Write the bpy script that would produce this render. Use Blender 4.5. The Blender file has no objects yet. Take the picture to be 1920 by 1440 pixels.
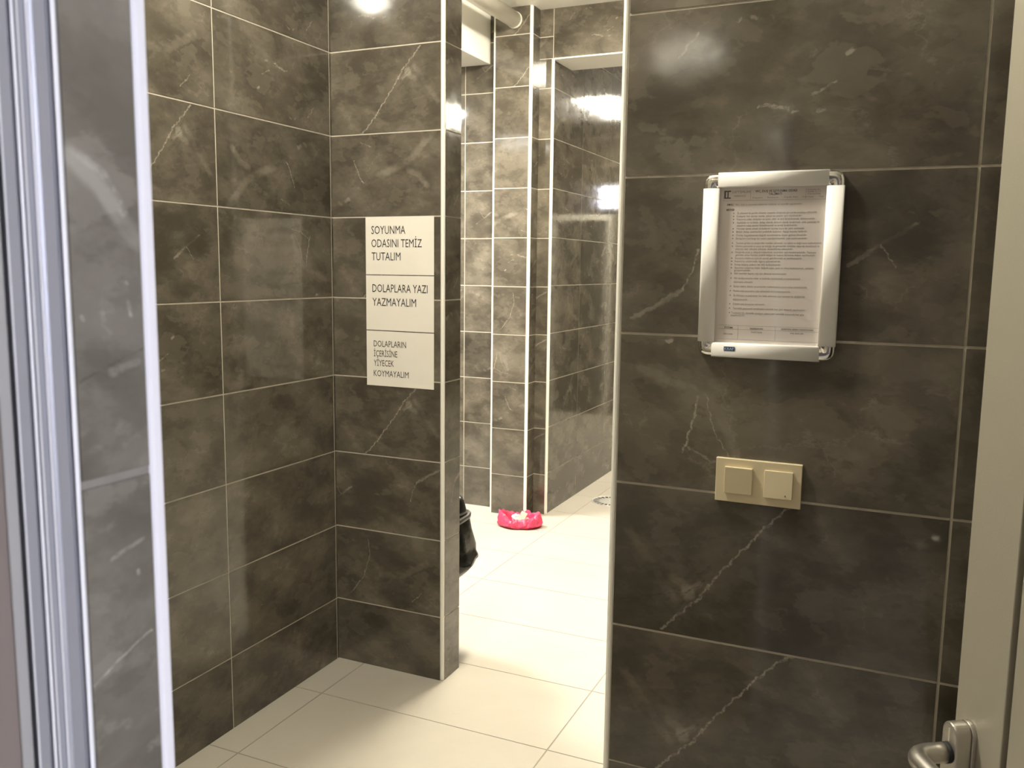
import bpy, bmesh, math, random
from mathutils import Vector, Matrix, noise as mnoise
C = bpy.context.scene.collection
S = bpy.context.scene
random.seed(7)

# ------------------------------------------------------------------ camera, world, exposure
CAM_H, YAW, PITCH, ROLL, F_PX = 1.5673, -0.42188, 0.13054, 0.01227, 1639.45
fw = Vector((math.sin(YAW)*math.cos(PITCH), math.cos(YAW)*math.cos(PITCH), -math.sin(PITCH)))
rt = Vector((math.cos(YAW), -math.sin(YAW), 0)); up = rt.cross(fw)
r2 = rt*math.cos(ROLL)+up*math.sin(ROLL); u2 = -rt*math.sin(ROLL)+up*math.cos(ROLL)
cam = bpy.data.cameras.new('camera'); co = bpy.data.objects.new('camera', cam); C.objects.link(co)
M = Matrix((r2, u2, -fw)).transposed().to_4x4(); M.translation = (0, 0, CAM_H); co.matrix_world = M
cam.sensor_width = 36; cam.lens = F_PX/1920*36; cam.clip_start = 0.02
cam.dof.use_dof = True; cam.dof.focus_distance = 2.0; cam.dof.aperture_fstop = 14
S.camera = co
w = bpy.data.worlds.new('world'); S.world = w; w.use_nodes = True
w.node_tree.nodes['Background'].inputs[0].default_value = (.55, .65, .8, 1)
w.node_tree.nodes['Background'].inputs[1].default_value = 0.3
S.view_settings.view_transform = 'Standard'; S.view_settings.look = 'None'
S.view_settings.exposure = 0.0; S.view_settings.gamma = 1.0; S.view_settings.use_curve_mapping = False
WARM = (1.0, .92, .74); WARM2 = (1.0, .94, .79); NEUT = (1.0, .975, .91); DAY = (.80, .83, 1.0)
L_MAIN, L_LOCKER, L_REAR, L_SHOWER, L_VEST, L_DAY, L_WIN = 240, 270, 120, 60, 610, 32, 20

# ------------------------------------------------------------------ materials
class NT:
    def __init__(s, name):
        s.m = bpy.data.materials.new(name); s.m.use_nodes = True
        s.t = s.m.node_tree; s.n = s.t.nodes; s.l = s.t.links
        s.b = s.n['Principled BSDF']
    def new(s, typ, **k):
        n = s.n.new(typ)
        for a, v in k.items(): setattr(n, a, v)
        return n
    def link(s, a, b): s.l.new(a, b)
    def setin(s, sock, v):
        if hasattr(v, 'is_linked') or isinstance(v, bpy.types.NodeSocket): s.l.new(v, sock)
        else: sock.default_value = v
    def math(s, op, a, b=0.0, c=0.0, clamp=False):
        n = s.new('ShaderNodeMath', operation=op); n.use_clamp = clamp
        s.setin(n.inputs[0], a); s.setin(n.inputs[1], b); s.setin(n.inputs[2], c); return n.outputs[0]
    def vec(s, op, a, b=(0, 0, 0)):
        n = s.new('ShaderNodeVectorMath', operation=op)
        s.setin(n.inputs[0], a); s.setin(n.inputs[1], b)
        return n.outputs['Value'] if op in ('LENGTH', 'DOT_PRODUCT', 'DISTANCE') else n.outputs[0]
    def rng(s, x, a, b, c=0.0, d=1.0, smooth=True):
        n = s.new('ShaderNodeMapRange'); n.interpolation_type = 'SMOOTHSTEP' if smooth else 'LINEAR'
        s.setin(n.inputs[0], x)
        for i, v in enumerate((a, b, c, d)): n.inputs[i+1].default_value = v
        return n.outputs[0]
    def noise(s, v, scale, detail=3, rough=.5, dist=0.0):
        n = s.new('ShaderNodeTexNoise'); s.setin(n.inputs['Vector'], v)
        n.inputs['Scale'].default_value = scale; n.inputs['Detail'].default_value = detail
        n.inputs['Roughness'].default_value = rough; n.inputs['Distortion'].default_value = dist
        return n
    def mix(s, f, a, b):
        n = s.new('ShaderNodeMix', data_type='RGBA')
        s.setin(n.inputs[0], f); s.setin(n.inputs[6], a); s.setin(n.inputs[7], b); return n.outputs[2]

def simple(name, col, rough=.5, metal=0.0, spec=.5, bump=0.0, bscale=60, vary=0.0, emit=None, es=0):
    t = NT(name); b = t.b
    b.inputs['Base Color'].default_value = (*col, 1); b.inputs['Roughness'].default_value = rough
    b.inputs['Metallic'].default_value = metal; b.inputs['Specular IOR Level'].default_value = spec
    tc = t.new('ShaderNodeTexCoord')
    if vary:
        n = t.noise(tc.outputs['Object'], bscale*.2, 4)
        c = t.mix(n.outputs[0], (*[x*(1-vary) for x in col], 1), (*[min(1, x*(1+vary)) for x in col], 1))
        t.link(c, b.inputs['Base Color'])
    if bump:
        n = t.noise(tc.outputs['Object'], bscale, 4)
        bp = t.new('ShaderNodeBump'); bp.inputs['Strength'].default_value = bump; bp.inputs['Distance'].default_value = .002
        t.link(n.outputs[0], bp.inputs['Height']); t.link(bp.outputs[0], b.inputs['Normal'])
    if emit:
        b.inputs['Emission Color'].default_value = (*emit, 1); b.inputs['Emission Strength'].default_value = es
    return t.m

PRINTS = {  # id: list of (points, width, strength) in tile metres; strength<0 darkens
 0: [([(.37,.31),(.334,.288),(.279,.226),(.242,.178),(.208,.136),(.183,.096),(.168,.075),(.124,.034),(.101,.007)], .0040, .75),
     ([(.148,.096),(.156,.094),(.154,.086)], .017, .42), ([(.174,.114),(.160,.101)], .011, .35), ([(.120,.118),(.150,.103)], .015, .16), ([(.02,.215),(.04,.185),(.086,.127),(.125,.075)], .016, .17),
     ([(.01,.056),(.06,.068),(.16,.098),(.185,.122)], .0018, -.6), ([(.165,.078),(.140,.050)], .014, .12),
     ([(.12,.16),(.13,.10)], .04, .10)],
 1: [([(.345,.179),(.365,.140),(.388,.094)], .0032, .8), ([(.309,.046),(.353,.029)], .0028, .6),
     ([(.05,.0),(.131,.09),(.269,.15),(.36,.185)], .022, .22), ([(.41,.232),(.425,.240)], .011, .35), ([(.445,.25),(.455,.245)], .008, .35),
     ([(.075,.19),(.11,.15),(.15,.135)], .018, .2)],
 2: [([(.157,.183),(.149,.136),(.131,.071)], .004, .7), ([(.04,.233),(.188,.18),(.232,.081)], .016, .12),
     ([(.09,.29),(.102,.288)], .006, .5), ([(.17,.19),(.19,.12),(.22,.07)], .002, .5), ([(.13,.09),(.19,.06),(.26,.05)], .003, .35)],
 3: [([(.02,.03),(.037,.037),(.08,.062),(.119,.086)], .007, .45), ([(.119,.086),(.14,.13),(.146,.161)], .003, .5),
     ([(.411,.134),(.461,.171),(.517,.207)], .006, .35), ([(.461,.171),(.488,.135)], .0025, .45)],
 4: [([(.098,.214),(.116,.24),(.130,.252)], .0035, .55), ([(.201,.265),(.205,.272)], .005, .6), ([(.228,.272),(.234,.270)], .006, .6),
     ([(.246,.118),(.27,.117),(.295,.109)], .0055, .55), ([(.303,.104),(.312,.106)], .005, .6), ([(.335,.130),(.355,.140),(.373,.153)], .004, .4),
     ([(.390,.196),(.398,.202)], .006, .4), ([(.081,.177),(.099,.189),(.169,.205)], .003, -.5), ([(.345,.105),(.357,.107)], .005, .5)],
 9: [([(.137,.168),(.150,.158),(.1615,.144),(.178,.126)], .0085, .20), ([(.1394,.1704),(.1549,.1628),(.1691,.142)], .004, .22), ([(.1668,.104),(.1672,.1035)], .0016, .6), ([(.168,.094),(.1689,.0878)], .0022, .45),
     ([(.1500,.0899),(.1512,.0895)], .002, .4), ([(.1390,.0880),(.1395,.0870)], .002, .3), ([(.1348,.0542),(.1523,.0602),(.1648,.0654),(.177,.0682)], .0013, -.55), ([(.155,.058),(.172,.062)], .004, .15)],
 10: [([(.1327,.1887),(.1518,.1982),(.1741,.206)], .0012, .35), ([(.1673,.2439),(.1680,.2425)], .0022, .35), ([(.150,.256),(.172,.262)], .002, .2)],
 5: [([(.42,.27),(.36,.19),(.33,.10),(.34,.04)], .0028, .55), ([(.08,.10),(.18,.16),(.28,.17)], .02, .15), ([(.10,.22),(.14,.26)], .003, .5)],
}
def seg_group():
    g = bpy.data.node_groups.new('vein_segment', 'ShaderNodeTree')
    for nm, ty in (('P', 'NodeSocketVector'), ('A', 'NodeSocketVector'), ('BA', 'NodeSocketVector'), ('Inv', 'NodeSocketFloat')):
        g.interface.new_socket(nm, in_out='INPUT', socket_type=ty)
    g.interface.new_socket('D', in_out='OUTPUT', socket_type='NodeSocketFloat')
    n, l = g.nodes, g.links
    i, o = n.new('NodeGroupInput'), n.new('NodeGroupOutput')
    def vm(op): 
        x = n.new('ShaderNodeVectorMath'); x.operation = op; return x
    s = vm('SUBTRACT'); l.new(i.outputs[0], s.inputs[0]); l.new(i.outputs[1], s.inputs[1])
    d = vm('DOT_PRODUCT'); l.new(s.outputs[0], d.inputs[0]); l.new(i.outputs[2], d.inputs[1])
    m = n.new('ShaderNodeMath'); m.operation = 'MULTIPLY'; m.use_clamp = True
    l.new(d.outputs['Value'], m.inputs[0]); l.new(i.outputs[3], m.inputs[1])
    sc = vm('SCALE'); l.new(i.outputs[2], sc.inputs[0]); l.new(m.outputs[0], sc.inputs['Scale'])
    ds = vm('DISTANCE'); l.new(s.outputs[0], ds.inputs[0]); l.new(sc.outputs[0], ds.inputs[1])
    l.new(ds.outputs['Value'], o.inputs[0])
    return g
SEG = seg_group()

def tile_material(pid, gain=(1, 1, 1)):
    t = NT('marble_tile'); b = t.b
    u1 = t.new('ShaderNodeUVMap', uv_map='tile'); u2_ = t.new('ShaderNodeUVMap', uv_map='ids')
    sp = t.new('ShaderNodeSeparateXYZ'); t.link(u1.outputs[0], sp.inputs[0])
    si = t.new('ShaderNodeSeparateXYZ'); t.link(u2_.outputs[0], si.inputs[0])
    ID, RND = si.outputs[0], si.outputs[1]
    cb = t.new('ShaderNodeCombineXYZ'); t.link(sp.outputs[0], cb.inputs[0]); t.link(sp.outputs[1], cb.inputs[1])
    t.link(t.math('MULTIPLY', ID, 3.17), cb.inputs[2]); P = cb.outputs[0]
    sk = t.new('ShaderNodeMapping'); t.link(P, sk.inputs[0]); sk.inputs['Rotation'].default_value = (0, 0, .75); sk.inputs['Scale'].default_value = (.75, 1.15, 1)
    n1 = t.noise(sk.outputs[0], 7.0, 8, .60, .18); n2 = t.noise(sk.outputs[0], 26, 6, .62, .25); n3 = t.noise(P, 3.0, 2, .5, .3); n4 = t.noise(P, 120, 3, .6)
    cr = t.new('ShaderNodeValToRGB'); t.link(n1.outputs[0], cr.inputs[0]); e = cr.color_ramp.elements
    e[0].position = .36; e[0].color = (.064, .055, .041, 1)
    e[1].position = .66; e[1].color = (.152, .133, .102, 1)
    for p, c in ((.47, (.086, .074, .056, 1)), (.50, (.100, .087, .066, 1)), (.56, (.113, .098, .075, 1))):
        x = e.new(p); x.color = c
    col = cr.outputs[0]
    # soft large tone drift and small pale flakes of the printed stone
    tone = t.math('ADD', t.rng(n3.outputs[0], .3, .7, .73, 1.08, False), t.math('MULTIPLY', t.math('SUBTRACT', RND, .5), .26))
    col = t.mix(t.math('MULTIPLY', t.rng(n2.outputs[0], .64, .74), .30), col, (.23, .205, .165, 1))
    col = t.mix(t.math('MULTIPLY', t.rng(n2.outputs[0], .40, .32), .35), col, (.054, .046, .034, 1))
    n5 = t.noise(sk.outputs[0], 11.0, 7, .55, .1)
    col = t.mix(t.math('MULTIPLY', t.rng(n5.outputs[0], .545, .575), .30), col, (.165, .145, .112, 1))
    col = t.mix(t.math('MULTIPLY', t.rng(n5.outputs[0], .44, .41), .30), col, (.062, .053, .040, 1))
    # thin random veins
    vo = t.new('ShaderNodeTexVoronoi', feature='DISTANCE_TO_EDGE')
    d2 = t.new('ShaderNodeVectorMath', operation='MULTIPLY_ADD'); t.link(n2.outputs['Color'], d2.inputs[0])
    d2.inputs[1].default_value = (.10, .10, 0); t.link(P, d2.inputs[2]); t.link(d2.outputs[0], vo.inputs['Vector'])
    vo.inputs['Scale'].default_value = 6.0
    vm = t.math('MULTIPLY', t.rng(vo.outputs['Distance'], .022, .002), t.rng(n1.outputs[0], .50, .62))
    col = t.mix(t.math('MULTIPLY', vm, .20), col, (.28, .25, .20, 1))
    # the recurring printed veins
    wd = t.noise(P, 55, 3, .6)
    pd = t.new('ShaderNodeVectorMath', operation='MULTIPLY_ADD'); t.link(wd.outputs['Color'], pd.inputs[0])
    pd.inputs[1].default_value = (.018, .018, 0) if pid < 9 else (.006, .006, 0)
    fl = t.new('ShaderNodeCombineXYZ'); t.link(sp.outputs[0], fl.inputs[0]); t.link(sp.outputs[1], fl.inputs[1])
    off = t.vec('SUBTRACT', fl.outputs[0], (.009, .009, 0) if pid < 9 else (.003, .003, 0)); t.link(off, pd.inputs[2]); PW = pd.outputs[0]
    zz = t.new('ShaderNodeVectorMath', operation='MULTIPLY'); t.link(PW, zz.inputs[0]); zz.inputs[1].default_value = (1, 1, 0); PW = zz.outputs[0]
    brk = t.rng(n4.outputs[0], .38, .58, .25, 1.0)
    if True:
        for pts, wid, st in PRINTS.get(pid, []):
            dmin = None
            for (ax, ay), (bx, by) in zip(pts[:-1], pts[1:]):
                g = t.new('ShaderNodeGroup'); g.node_tree = SEG; t.link(PW, g.inputs[0])
                ba = (bx-ax, by-ay, 0); g.inputs[1].default_value = (ax, ay, 0); g.inputs[2].default_value = ba
                g.inputs[3].default_value = 1/max(1e-6, ba[0]**2+ba[1]**2)
                dmin = g.outputs[0] if dmin is None else t.math('MINIMUM', dmin, g.outputs[0])
            soft = .25 if wid > .009 else .15
            f = t.math('MULTIPLY', t.rng(dmin, wid*(1.0+soft)*.75, wid*.25), abs(st))
            f = t.math('MULTIPLY', f, brk if wid < .006 else t.rng(n5.outputs[0], .40, .58, .15, 1.15))
            col = t.mix(f, col, (.36, .325, .265, 1) if st > 0 else (.05, .043, .033, 1))
    mul = t.new('ShaderNodeVectorMath', operation='SCALE'); t.link(col, mul.inputs[0]); t.link(tone, mul.inputs['Scale'])
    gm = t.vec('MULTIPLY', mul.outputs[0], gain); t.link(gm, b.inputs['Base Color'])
    t.link(t.rng(n2.outputs[0], .3, .7, .06, .11), b.inputs['Roughness'])
    b.inputs['Specular IOR Level'].default_value = .55
    tc = t.new('ShaderNodeTexCoord'); wv = t.noise(tc.outputs['Object'], 5.0, 2, .4)
    bp = t.new('ShaderNodeBump'); bp.inputs['Strength'].default_value = .18; bp.inputs['Distance'].default_value = .004
    t.link(wv.outputs[0], bp.inputs['Height']); t.link(bp.outputs[0], b.inputs['Normal'])
    return t.m

def floor_material():
    t = NT('floor_tile'); b = t.b; tc = t.new('ShaderNodeTexCoord'); P = tc.outputs['Object']
    n1 = t.noise(P, 2.2, 5, .6, .5); n2 = t.noise(P, 60, 3); n3 = t.noise(P, 9, 5, .65, .6)
    col = t.mix(n1.outputs[0], (.37, .338, .282, 1), (.475, .44, .375, 1))
    col = t.mix(t.math('MULTIPLY', t.rng(n3.outputs[0], .60, .75), .22), col, (.33, .30, .25, 1))
    col = t.mix(t.math('MULTIPLY', t.rng(n2.outputs[0], .3, .7), .06), col, (.35, .32, .27, 1))
    t.link(col, b.inputs['Base Color']); b.inputs['Roughness'].default_value = .42
    bp = t.new('ShaderNodeBump'); bp.inputs['Strength'].default_value = .12; bp.inputs['Distance'].default_value = .001
    t.link(n2.outputs[0], bp.inputs['Height']); t.link(bp.outputs[0], b.inputs['Normal'])
    return t.m

MTS = [tile_material(k) for k in range(7)]; MF = floor_material()
GROUT = simple('grout', (.50, .46, .38), .85, bump=.3, bscale=300, vary=.2)
FGROUT = simple('floor_grout', (.26, .235, .195), .9, vary=.25)
GROUT2 = simple('dirty_grout', (.24, .22, .19), .9, bump=.4, bscale=250, vary=.35)
TRIMW = simple('cool_edge_trim', (.84, .83, .85), .4)
HILITE = simple('painted_highlight', (.92, .92, .93), .3, .0)  # near-white so the frame's edge highlights are painted into the colour
TRIM = simple('tile_edge_trim', (.90, .88, .80), .3)
PAINT = simple('white_paint', (.90, .885, .83), .7, bump=.2, bscale=90)
BEIGE = simple('hall_paint', (.21, .172, .148), .75, bump=.15)
ALU = simple('satin_aluminium', (.74, .74, .76), .38, .75)
ALUP = simple('frame_aluminium', (.38, .385, .415), .42, .35)
FLIP = simple('frame_lip', (.36, .355, .34), .5)
RUBBER = simple('black_gasket', (.012, .012, .015), .7)
DOORM = simple('cream_lacquer', (.36, .335, .265), .42, .15, bump=.1, bscale=400)
DGAP = simple('door_gasket', (.030, .024, .017), .8)
STEEL = simple('brushed_steel', (.60, .57, .52), .36, .9)
CHROME = simple('chrome', (.86, .85, .82), .07, 1.0)
SILV = simple('silver_rail', (.90, .88, .84), .6, .1)
PAPER = simple('paper', (.80, .755, .67), .75, bump=.05, vary=.03)
PAPER2 = simple('document_paper', (.76, .70, .66), .7)
INK = simple('ink', (.012, .011, .010), .7)
INK2 = simple('grey_ink', (.27, .24, .215), .8)
INK3 = simple('dark_grey_ink', (.085, .075, .065), .8)
GOLD = simple('champagne_plastic', (.72, .625, .42), .36, .15)
BLUE = simple('blue_label', (.01, .075, .22), .4)
WHITEINK = simple('white_ink', (.55, .62, .70), .5)
PVC = simple('white_pvc', (.86, .83, .74), .25)
BLACKP = simple('black_plastic_film', (.010, .010, .009), .20, spec=.8, bump=.5, bscale=40)
BAND = simple('grey_piping', (.035, .033, .028), .35)
DIFF = lambda n, c, s: simple(n, (.8, .8, .8), .5, emit=c, es=s)

# ------------------------------------------------------------------ mesh helpers
def mk(name, bm, mats, parent=None, smooth=False, bevel=0):
    me = bpy.data.meshes.new(name)
    bm.normal_update(); bm.to_mesh(me); bm.free()
    for m in (mats if isinstance(mats, (list, tuple)) else [mats]): me.materials.append(m)
    o = bpy.data.objects.new(name, me); C.objects.link(o)
    if parent: o.parent = parent
    if smooth:
        for p in me.polygons: p.use_smooth = True
    if bevel:
        b = o.modifiers.new('bevel', 'BEVEL'); b.width = bevel; b.segments = 3; b.limit_method = 'ANGLE'
    return o
def box(bm, x0, x1, y0, y1, z0, z1, mi=0):
    v = [bm.verts.new(p) for p in ((x0,y0,z0),(x1,y0,z0),(x1,y1,z0),(x0,y1,z0),(x0,y0,z1),(x1,y0,z1),(x1,y1,z1),(x0,y1,z1))]
    for q in ((3,2,1,0),(4,5,6,7),(0,1,5,4),(1,2,6,5),(2,3,7,6),(3,0,4,7)):
        f = bm.faces.new([v[i] for i in q]); f.material_index = mi
def prism(bm, poly, z0, z1, mi=0):   # poly counter-clockwise in XY
    a = [bm.verts.new((x, y, z0)) for x, y in poly]; b = [bm.verts.new((x, y, z1)) for x, y in poly]
    n = len(poly)
    for i in range(n):
        f = bm.faces.new((a[i], a[(i+1) % n], b[(i+1) % n], b[i])); f.material_index = mi
    f = bm.faces.new(b); f.material_index = mi
    f = bm.faces.new(a[::-1]); f.material_index = mi
def tube(bm, path, r, n=16, mi=0, caps=True):
    path = [Vector(p) for p in path]; rings = []
    rr = r if isinstance(r, (list, tuple)) else [r]*len(path)
    prev = None
    for i, p in enumerate(path):
        d = (path[min(i+1, len(path)-1)]-path[max(i-1, 0)]).normalized()
        if prev is None: a = d.orthogonal().normalized()
        else: a = (prev-d*prev.dot(d)).normalized()
        prev = a; b = d.cross(a)
        rings.append([bm.verts.new(p+(a*math.cos(2*math.pi*k/n)+b*math.sin(2*math.pi*k/n))*rr[i]) for k in range(n)])
    for r0, r1 in zip(rings[:-1], rings[1:]):
        for k in range(n):
            f = bm.faces.new((r0[k], r0[(k+1) % n], r1[(k+1) % n], r1[k])); f.material_index = mi; f.smooth = True
    if caps:
        f = bm.faces.new(rings[0][::-1]); f.material_index = mi
        f = bm.faces.new(rings[-1]); f.material_index = mi
def tag(o, label=None, cat=None, group=None, kind=None):
    if label: o['label'] = label
    if cat: o['category'] = cat
    if group: o['group'] = group
    if kind: o['kind'] = kind
    return o
def empty(name, loc=(0, 0, 0)):
    o = bpy.data.objects.new(name, None); C.objects.link(o); o.location = loc; o.empty_display_size = .05
    return o
def kid(o, parent):   # parent keeping world position (parent unrotated, unscaled)
    o.parent = parent; o.location = Vector(o.location)-Vector(parent.location); return o
def offset_mesh(bm, v):
    bmesh.ops.translate(bm, verts=bm.verts[:], vec=v)

GAP = .0048
def tiles(bm, uvl, idl, O, U, V, u0, u1, v0, v1, uj=0.0, vj=.2525, prints=None, seed=0, rot=1, rv=None, tw=.6, th=.3, lift=.0, plain=False):
    """tiles on the plane O+u*U+v*V, cut to u0..u1, v0..v1; joints at uj+k*tw and vj+k*th"""
    O, U, V = Vector(O), Vector(U), Vector(V); N = U.cross(V).normalized()
    i0 = math.floor((u0-uj)/tw+1e-6); j0 = math.floor((v0-vj)/th+1e-6)
    g = GAP/2
    i = i0
    while uj+i*tw < u1-1e-6:
        j = j0
        while vj+j*th < v1-1e-6:
            a, b = uj+i*tw, uj+(i+1)*tw; c, d = vj+j*th, vj+(j+1)*th
            ua, ub = (a+g if a > u0+1e-4 else u0), (b-g if b < u1-1e-4 else u1)
            va, vb = (c+g if c > v0+1e-4 else v0), (d-g if d < v1-1e-4 else v1)
            if ub-ua > .002 and vb-va > .002:
                rr = random.Random(hash((seed, i, j)) & 0xffffff)
                pid = rr.choice((0, 1, 2, 3, 4, 5, 6, 7)); ro = rot if rr.random() < .8 else 1-rot
                if prints and (i, j+1) in prints: pid, ro = prints[(i, j+1)]
                rnd = rr.random() if rv is None else rv
                T = .0020
                fr = [(ua, va), (ub, va), (ub, vb), (ua, vb)]
                top = [bm.verts.new(O+U*x+V*y+N*lift) for x, y in fr]
                bot = [bm.verts.new(O+U*x+V*y-N*T) for x, y in fr]
                fs = [bm.faces.new(top)]+[bm.faces.new((bot[k], bot[(k+1) % 4], top[(k+1) % 4], top[k])) for k in range(4)]
                for f in fs:
                    f.material_index = 0 if not uvl or pid == 0 else 2+min(pid, 6)
                    if uvl:
                        for lp in f.loops:
                            k = (top.index(lp.vert) if lp.vert in top else bot.index(lp.vert))
                            x, y = fr[k][0]-a, fr[k][1]-c
                            if ro: x, y = tw-x, th-y
                            lp[uvl].uv = (x, y); lp[idl].uv = (pid, rnd)
            j += 1
        i += 1
def newtile():
    bm = bmesh.new(); return bm, bm.loops.layers.uv.new('tile'), bm.loops.layers.uv.new('ids')
CEIL = 3.12
T1 = .0012
def core(bm, x0, x1, y0, y1, z0, z1): box(bm, x0, x1, y0, y1, z0, z1, 1)
def wall(name, bm, label):
    o = mk(name, bm, [MTS[0], GROUT, PAINT]+MTS[1:]); return tag(o, label, 'wall', kind='structure')

# ------------------------------------------------------------------ floor and ceiling
bm = bmesh.new(); box(bm, -4.2, 4.2, -2.4, 9.3, -.12, -.0012, 1)
tiles(bm, None, None, (0, 0, 0), (1, 0, 0), (0, 1, 0), -4.2, 4.2, -2.4, 9.3, uj=-.985, vj=2.513, tw=.9, th=.4485)
tag(mk('floor', bm, [MF, FGROUT]), 'pale beige square tiled floor of the wash room', 'floor', kind='structure')
bm = bmesh.new(); box(bm, -4.2, 4.2, -2.4, 9.3, CEIL, CEIL+.1)
tag(mk('ceiling', bm, PAINT), 'white painted ceiling above the tiled rooms', 'ceiling', kind='structure')

# ------------------------------------------------------------------ entry lobby walls
ZT = 3.12
XL, YF, YR, XFE, XRE = -2.005, 2.79, 1.66, -1.5265, -.5235
bm, uv, ids = newtile()
core(bm, XL-.12, XL-T1, .37, YF+.02, 0, ZT)
pl = {(-1, 6): (0, 1), (0, 6): (1, 0), (0, 7): (4, 1), (-1, 7): (5, 1), (-1, 5): (3, 0), (0, 5): (2, 1), (0, 4): (6, 0), (-1, 4): (4, 0), (-1, 3): (2, 0), (0, 3): (7, 0), (0, 2): (6, 1), (-1, 2): (7, 1), (-1, 1): (6, 0), (0, 1): (7, 1), (0, 0): (6, 0), (-1, 0): (7, 0)}
tiles(bm, uv, ids, (XL, 0, 0), (0, 1, 0), (0, 0, 1), .37, YF, 0, ZT, uj=2.1797, prints=pl, seed=1)
wall('wall_left', bm, 'long dark marble tiled wall on the left of the lobby')

bm, uv, ids = newtile()
core(bm, -3.9, XFE-T1, YF+T1, 2.92-T1, 0, ZT)
pf = {(0, 1): (5, 1), (0, 2): (3, 1), (0, 3): (0, 1), (0, 4): (6, 0), (0, 5): (0, 1), (0, 6): (1, 1), (0, 7): (0, 1), (0, 0): (7, 0), (0, 8): (4, 0)}
tiles(bm, uv, ids, (0, YF, 0), (1, 0, 0), (0, 0, 1), XL, -1.5405, 0, ZT, uj=-2.122, prints=pf, seed=2)
tiles(bm, uv, ids, (XFE, 0, 0), (0, 1, 0), (0, 0, 1), YF+.013, 2.92, 0, ZT, uj=2.40, seed=3)
tiles(bm, uv, ids, (0, 2.92, 0), (-1, 0, 0), (0, 0, 1), 1.54, 3.9, 0, ZT, uj=1.54, seed=4)
wall('wall_back', bm, 'short dark tiled partition carrying the three white notices')

bm, uv, ids = newtile()
core(bm, XRE+T1, 1.32, YR+T1, 1.81-T1, 0, ZT)
prr = {(0, 2): (0, 0), (0, 3): (0, 0), (0, 4): (2, 0), (0, 5): (3, 0), (0, 6): (4, 0), (0, 1): (7, 0), (0, 7): (5, 0), (1, 4): (7, 0), (1, 3): (6, 0), (1, 5): (7, 0), (1, 6): (6, 1)}
tiles(bm, uv, ids, (0, YR, 0), (1, 0, 0), (0, 0, 1), -.5105, 1.32, 0, ZT, uj=-.5105, vj=.2455, prints=prr, seed=5, tw=.6046)
tiles(bm, uv, ids, (0, 1.81, 0), (-1, 0, 0), (0, 0, 1), -1.32, .5105, 0, ZT, uj=0, seed=6)
tiles(bm, uv, ids, (XRE, 0, 0), (0, -1, 0), (0, 0, 1), -1.81, -YR-.013, 0, ZT, uj=0, seed=66)
wall('wall_right', bm, 'dark marble tiled wall carrying the snap frame and light switch')

bm, uv, ids = newtile()
core(bm, 1.30, 1.42, .37, YR, 0, ZT)
wall('wall_side', bm, 'dark tiled side wall behind the open door')

# wall with the doorway the camera looks through
XJ, XH = -.385, .60
bm, uv, ids = newtile()
box(bm, -4.2, XJ-.02, .20, .365, 0, ZT, 1); box(bm, XJ-.0201, XJ-T1, .313, .365, 0, ZT, 1); box(bm, XH, 4.2, .20, .365, 0, ZT, 1); box(bm, XJ-.0201, XH, .20, .365, 2.12, ZT, 1)
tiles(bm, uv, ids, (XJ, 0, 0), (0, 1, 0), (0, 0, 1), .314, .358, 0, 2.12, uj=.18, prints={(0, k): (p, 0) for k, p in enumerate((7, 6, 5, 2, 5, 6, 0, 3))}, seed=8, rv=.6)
tiles(bm, uv, ids, (0, .3655, 0), (-1, 0, 0), (0, 0, 1), .3985, 2.0, 0, ZT, uj=.3985, seed=9)
tiles(bm, uv, ids, (0, .3655, 0), (-1, 0, 0), (0, 0, 1), -1.30, -XH, 0, ZT, uj=0, seed=10)
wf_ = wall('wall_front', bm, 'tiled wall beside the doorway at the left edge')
wf_.data.materials[1] = GROUT2; wf_.data.materials[8] = tile_material(9, (2.1, 2.22, 2.4)); wf_.data.materials[7] = tile_material(10, (2.1, 2.22, 2.4))  # reveal tiles: lighter, bluer copy of the marble, daylight put into the colour
# painted hall finish either side of the doorway
bm = bmesh.new(); box(bm, -4.2, XJ-.004, .19, .20, 0, ZT); box(bm, XH+.004, 4.2, .19, .20, 0, ZT); box(bm, XJ-.004, XH+.004, .19, .20, 2.12, ZT)
box(bm, XJ-.0201, XJ, .19, .2715, 0, 2.12)
tag(mk('wall_plaster', bm, BEIGE), 'beige brown painted hall plaster at the lower left edge', 'wall', kind='structure')

# ------------------------------------------------------------------ rear wash room
XG = -2.043; YA = 5.10; YB = 4.985; ZH = 2.826
bm, uv, ids = newtile()
core(bm, -3.9, XG-.004, YA+T1, 5.42, 0, ZT); core(bm, XG-.004, 4.1, YA+T1, 5.42-T1, ZH+.004, ZT)
box(bm, XG, 4.1, YA+.012, 5.42, ZH, ZH+.0045, 2)
tiles(bm, uv, ids, (0, YA, 0), (1, 0, 0), (0, 0, 1), -3.9, -2.386, 0, ZT, uj=-2.637, vj=.2595, seed=11)
tiles(bm, uv, ids, (0, YA, 0), (1, 0, 0), (0, 0, 1), -2.130, -2.052, 0, ZH+.004, uj=-2.637, vj=.2595, seed=12)
tiles(bm, uv, ids, (0, YA, 0), (1, 0, 0), (0, 0, 1), -2.130, -2.0441, ZH+.008, ZT, uj=-2.637, vj=.2595, seed=12)
tiles(bm, uv, ids, (0, YA, 0), (1, 0, 0), (0, 0, 1), -2.0399, 4.1, ZH+.008, ZT, uj=-2.042, vj=2.828, seed=13, prints={(0, 1): (4, 0)})
wall('wall_rear', bm, 'bright tiled wall at the back with a wide opening')
bm, uv, ids = newtile()
core(bm, -2.2, XG-.001-T1, YA+.014, 9.05, 0, ZT)
tiles(bm, uv, ids, (XG-.001, 0, 0), (0, 1, 0), (0, 0, 1), YA+.014, 9.03, 0, ZT, uj=5.665, vj=.2675, seed=14)
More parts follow.
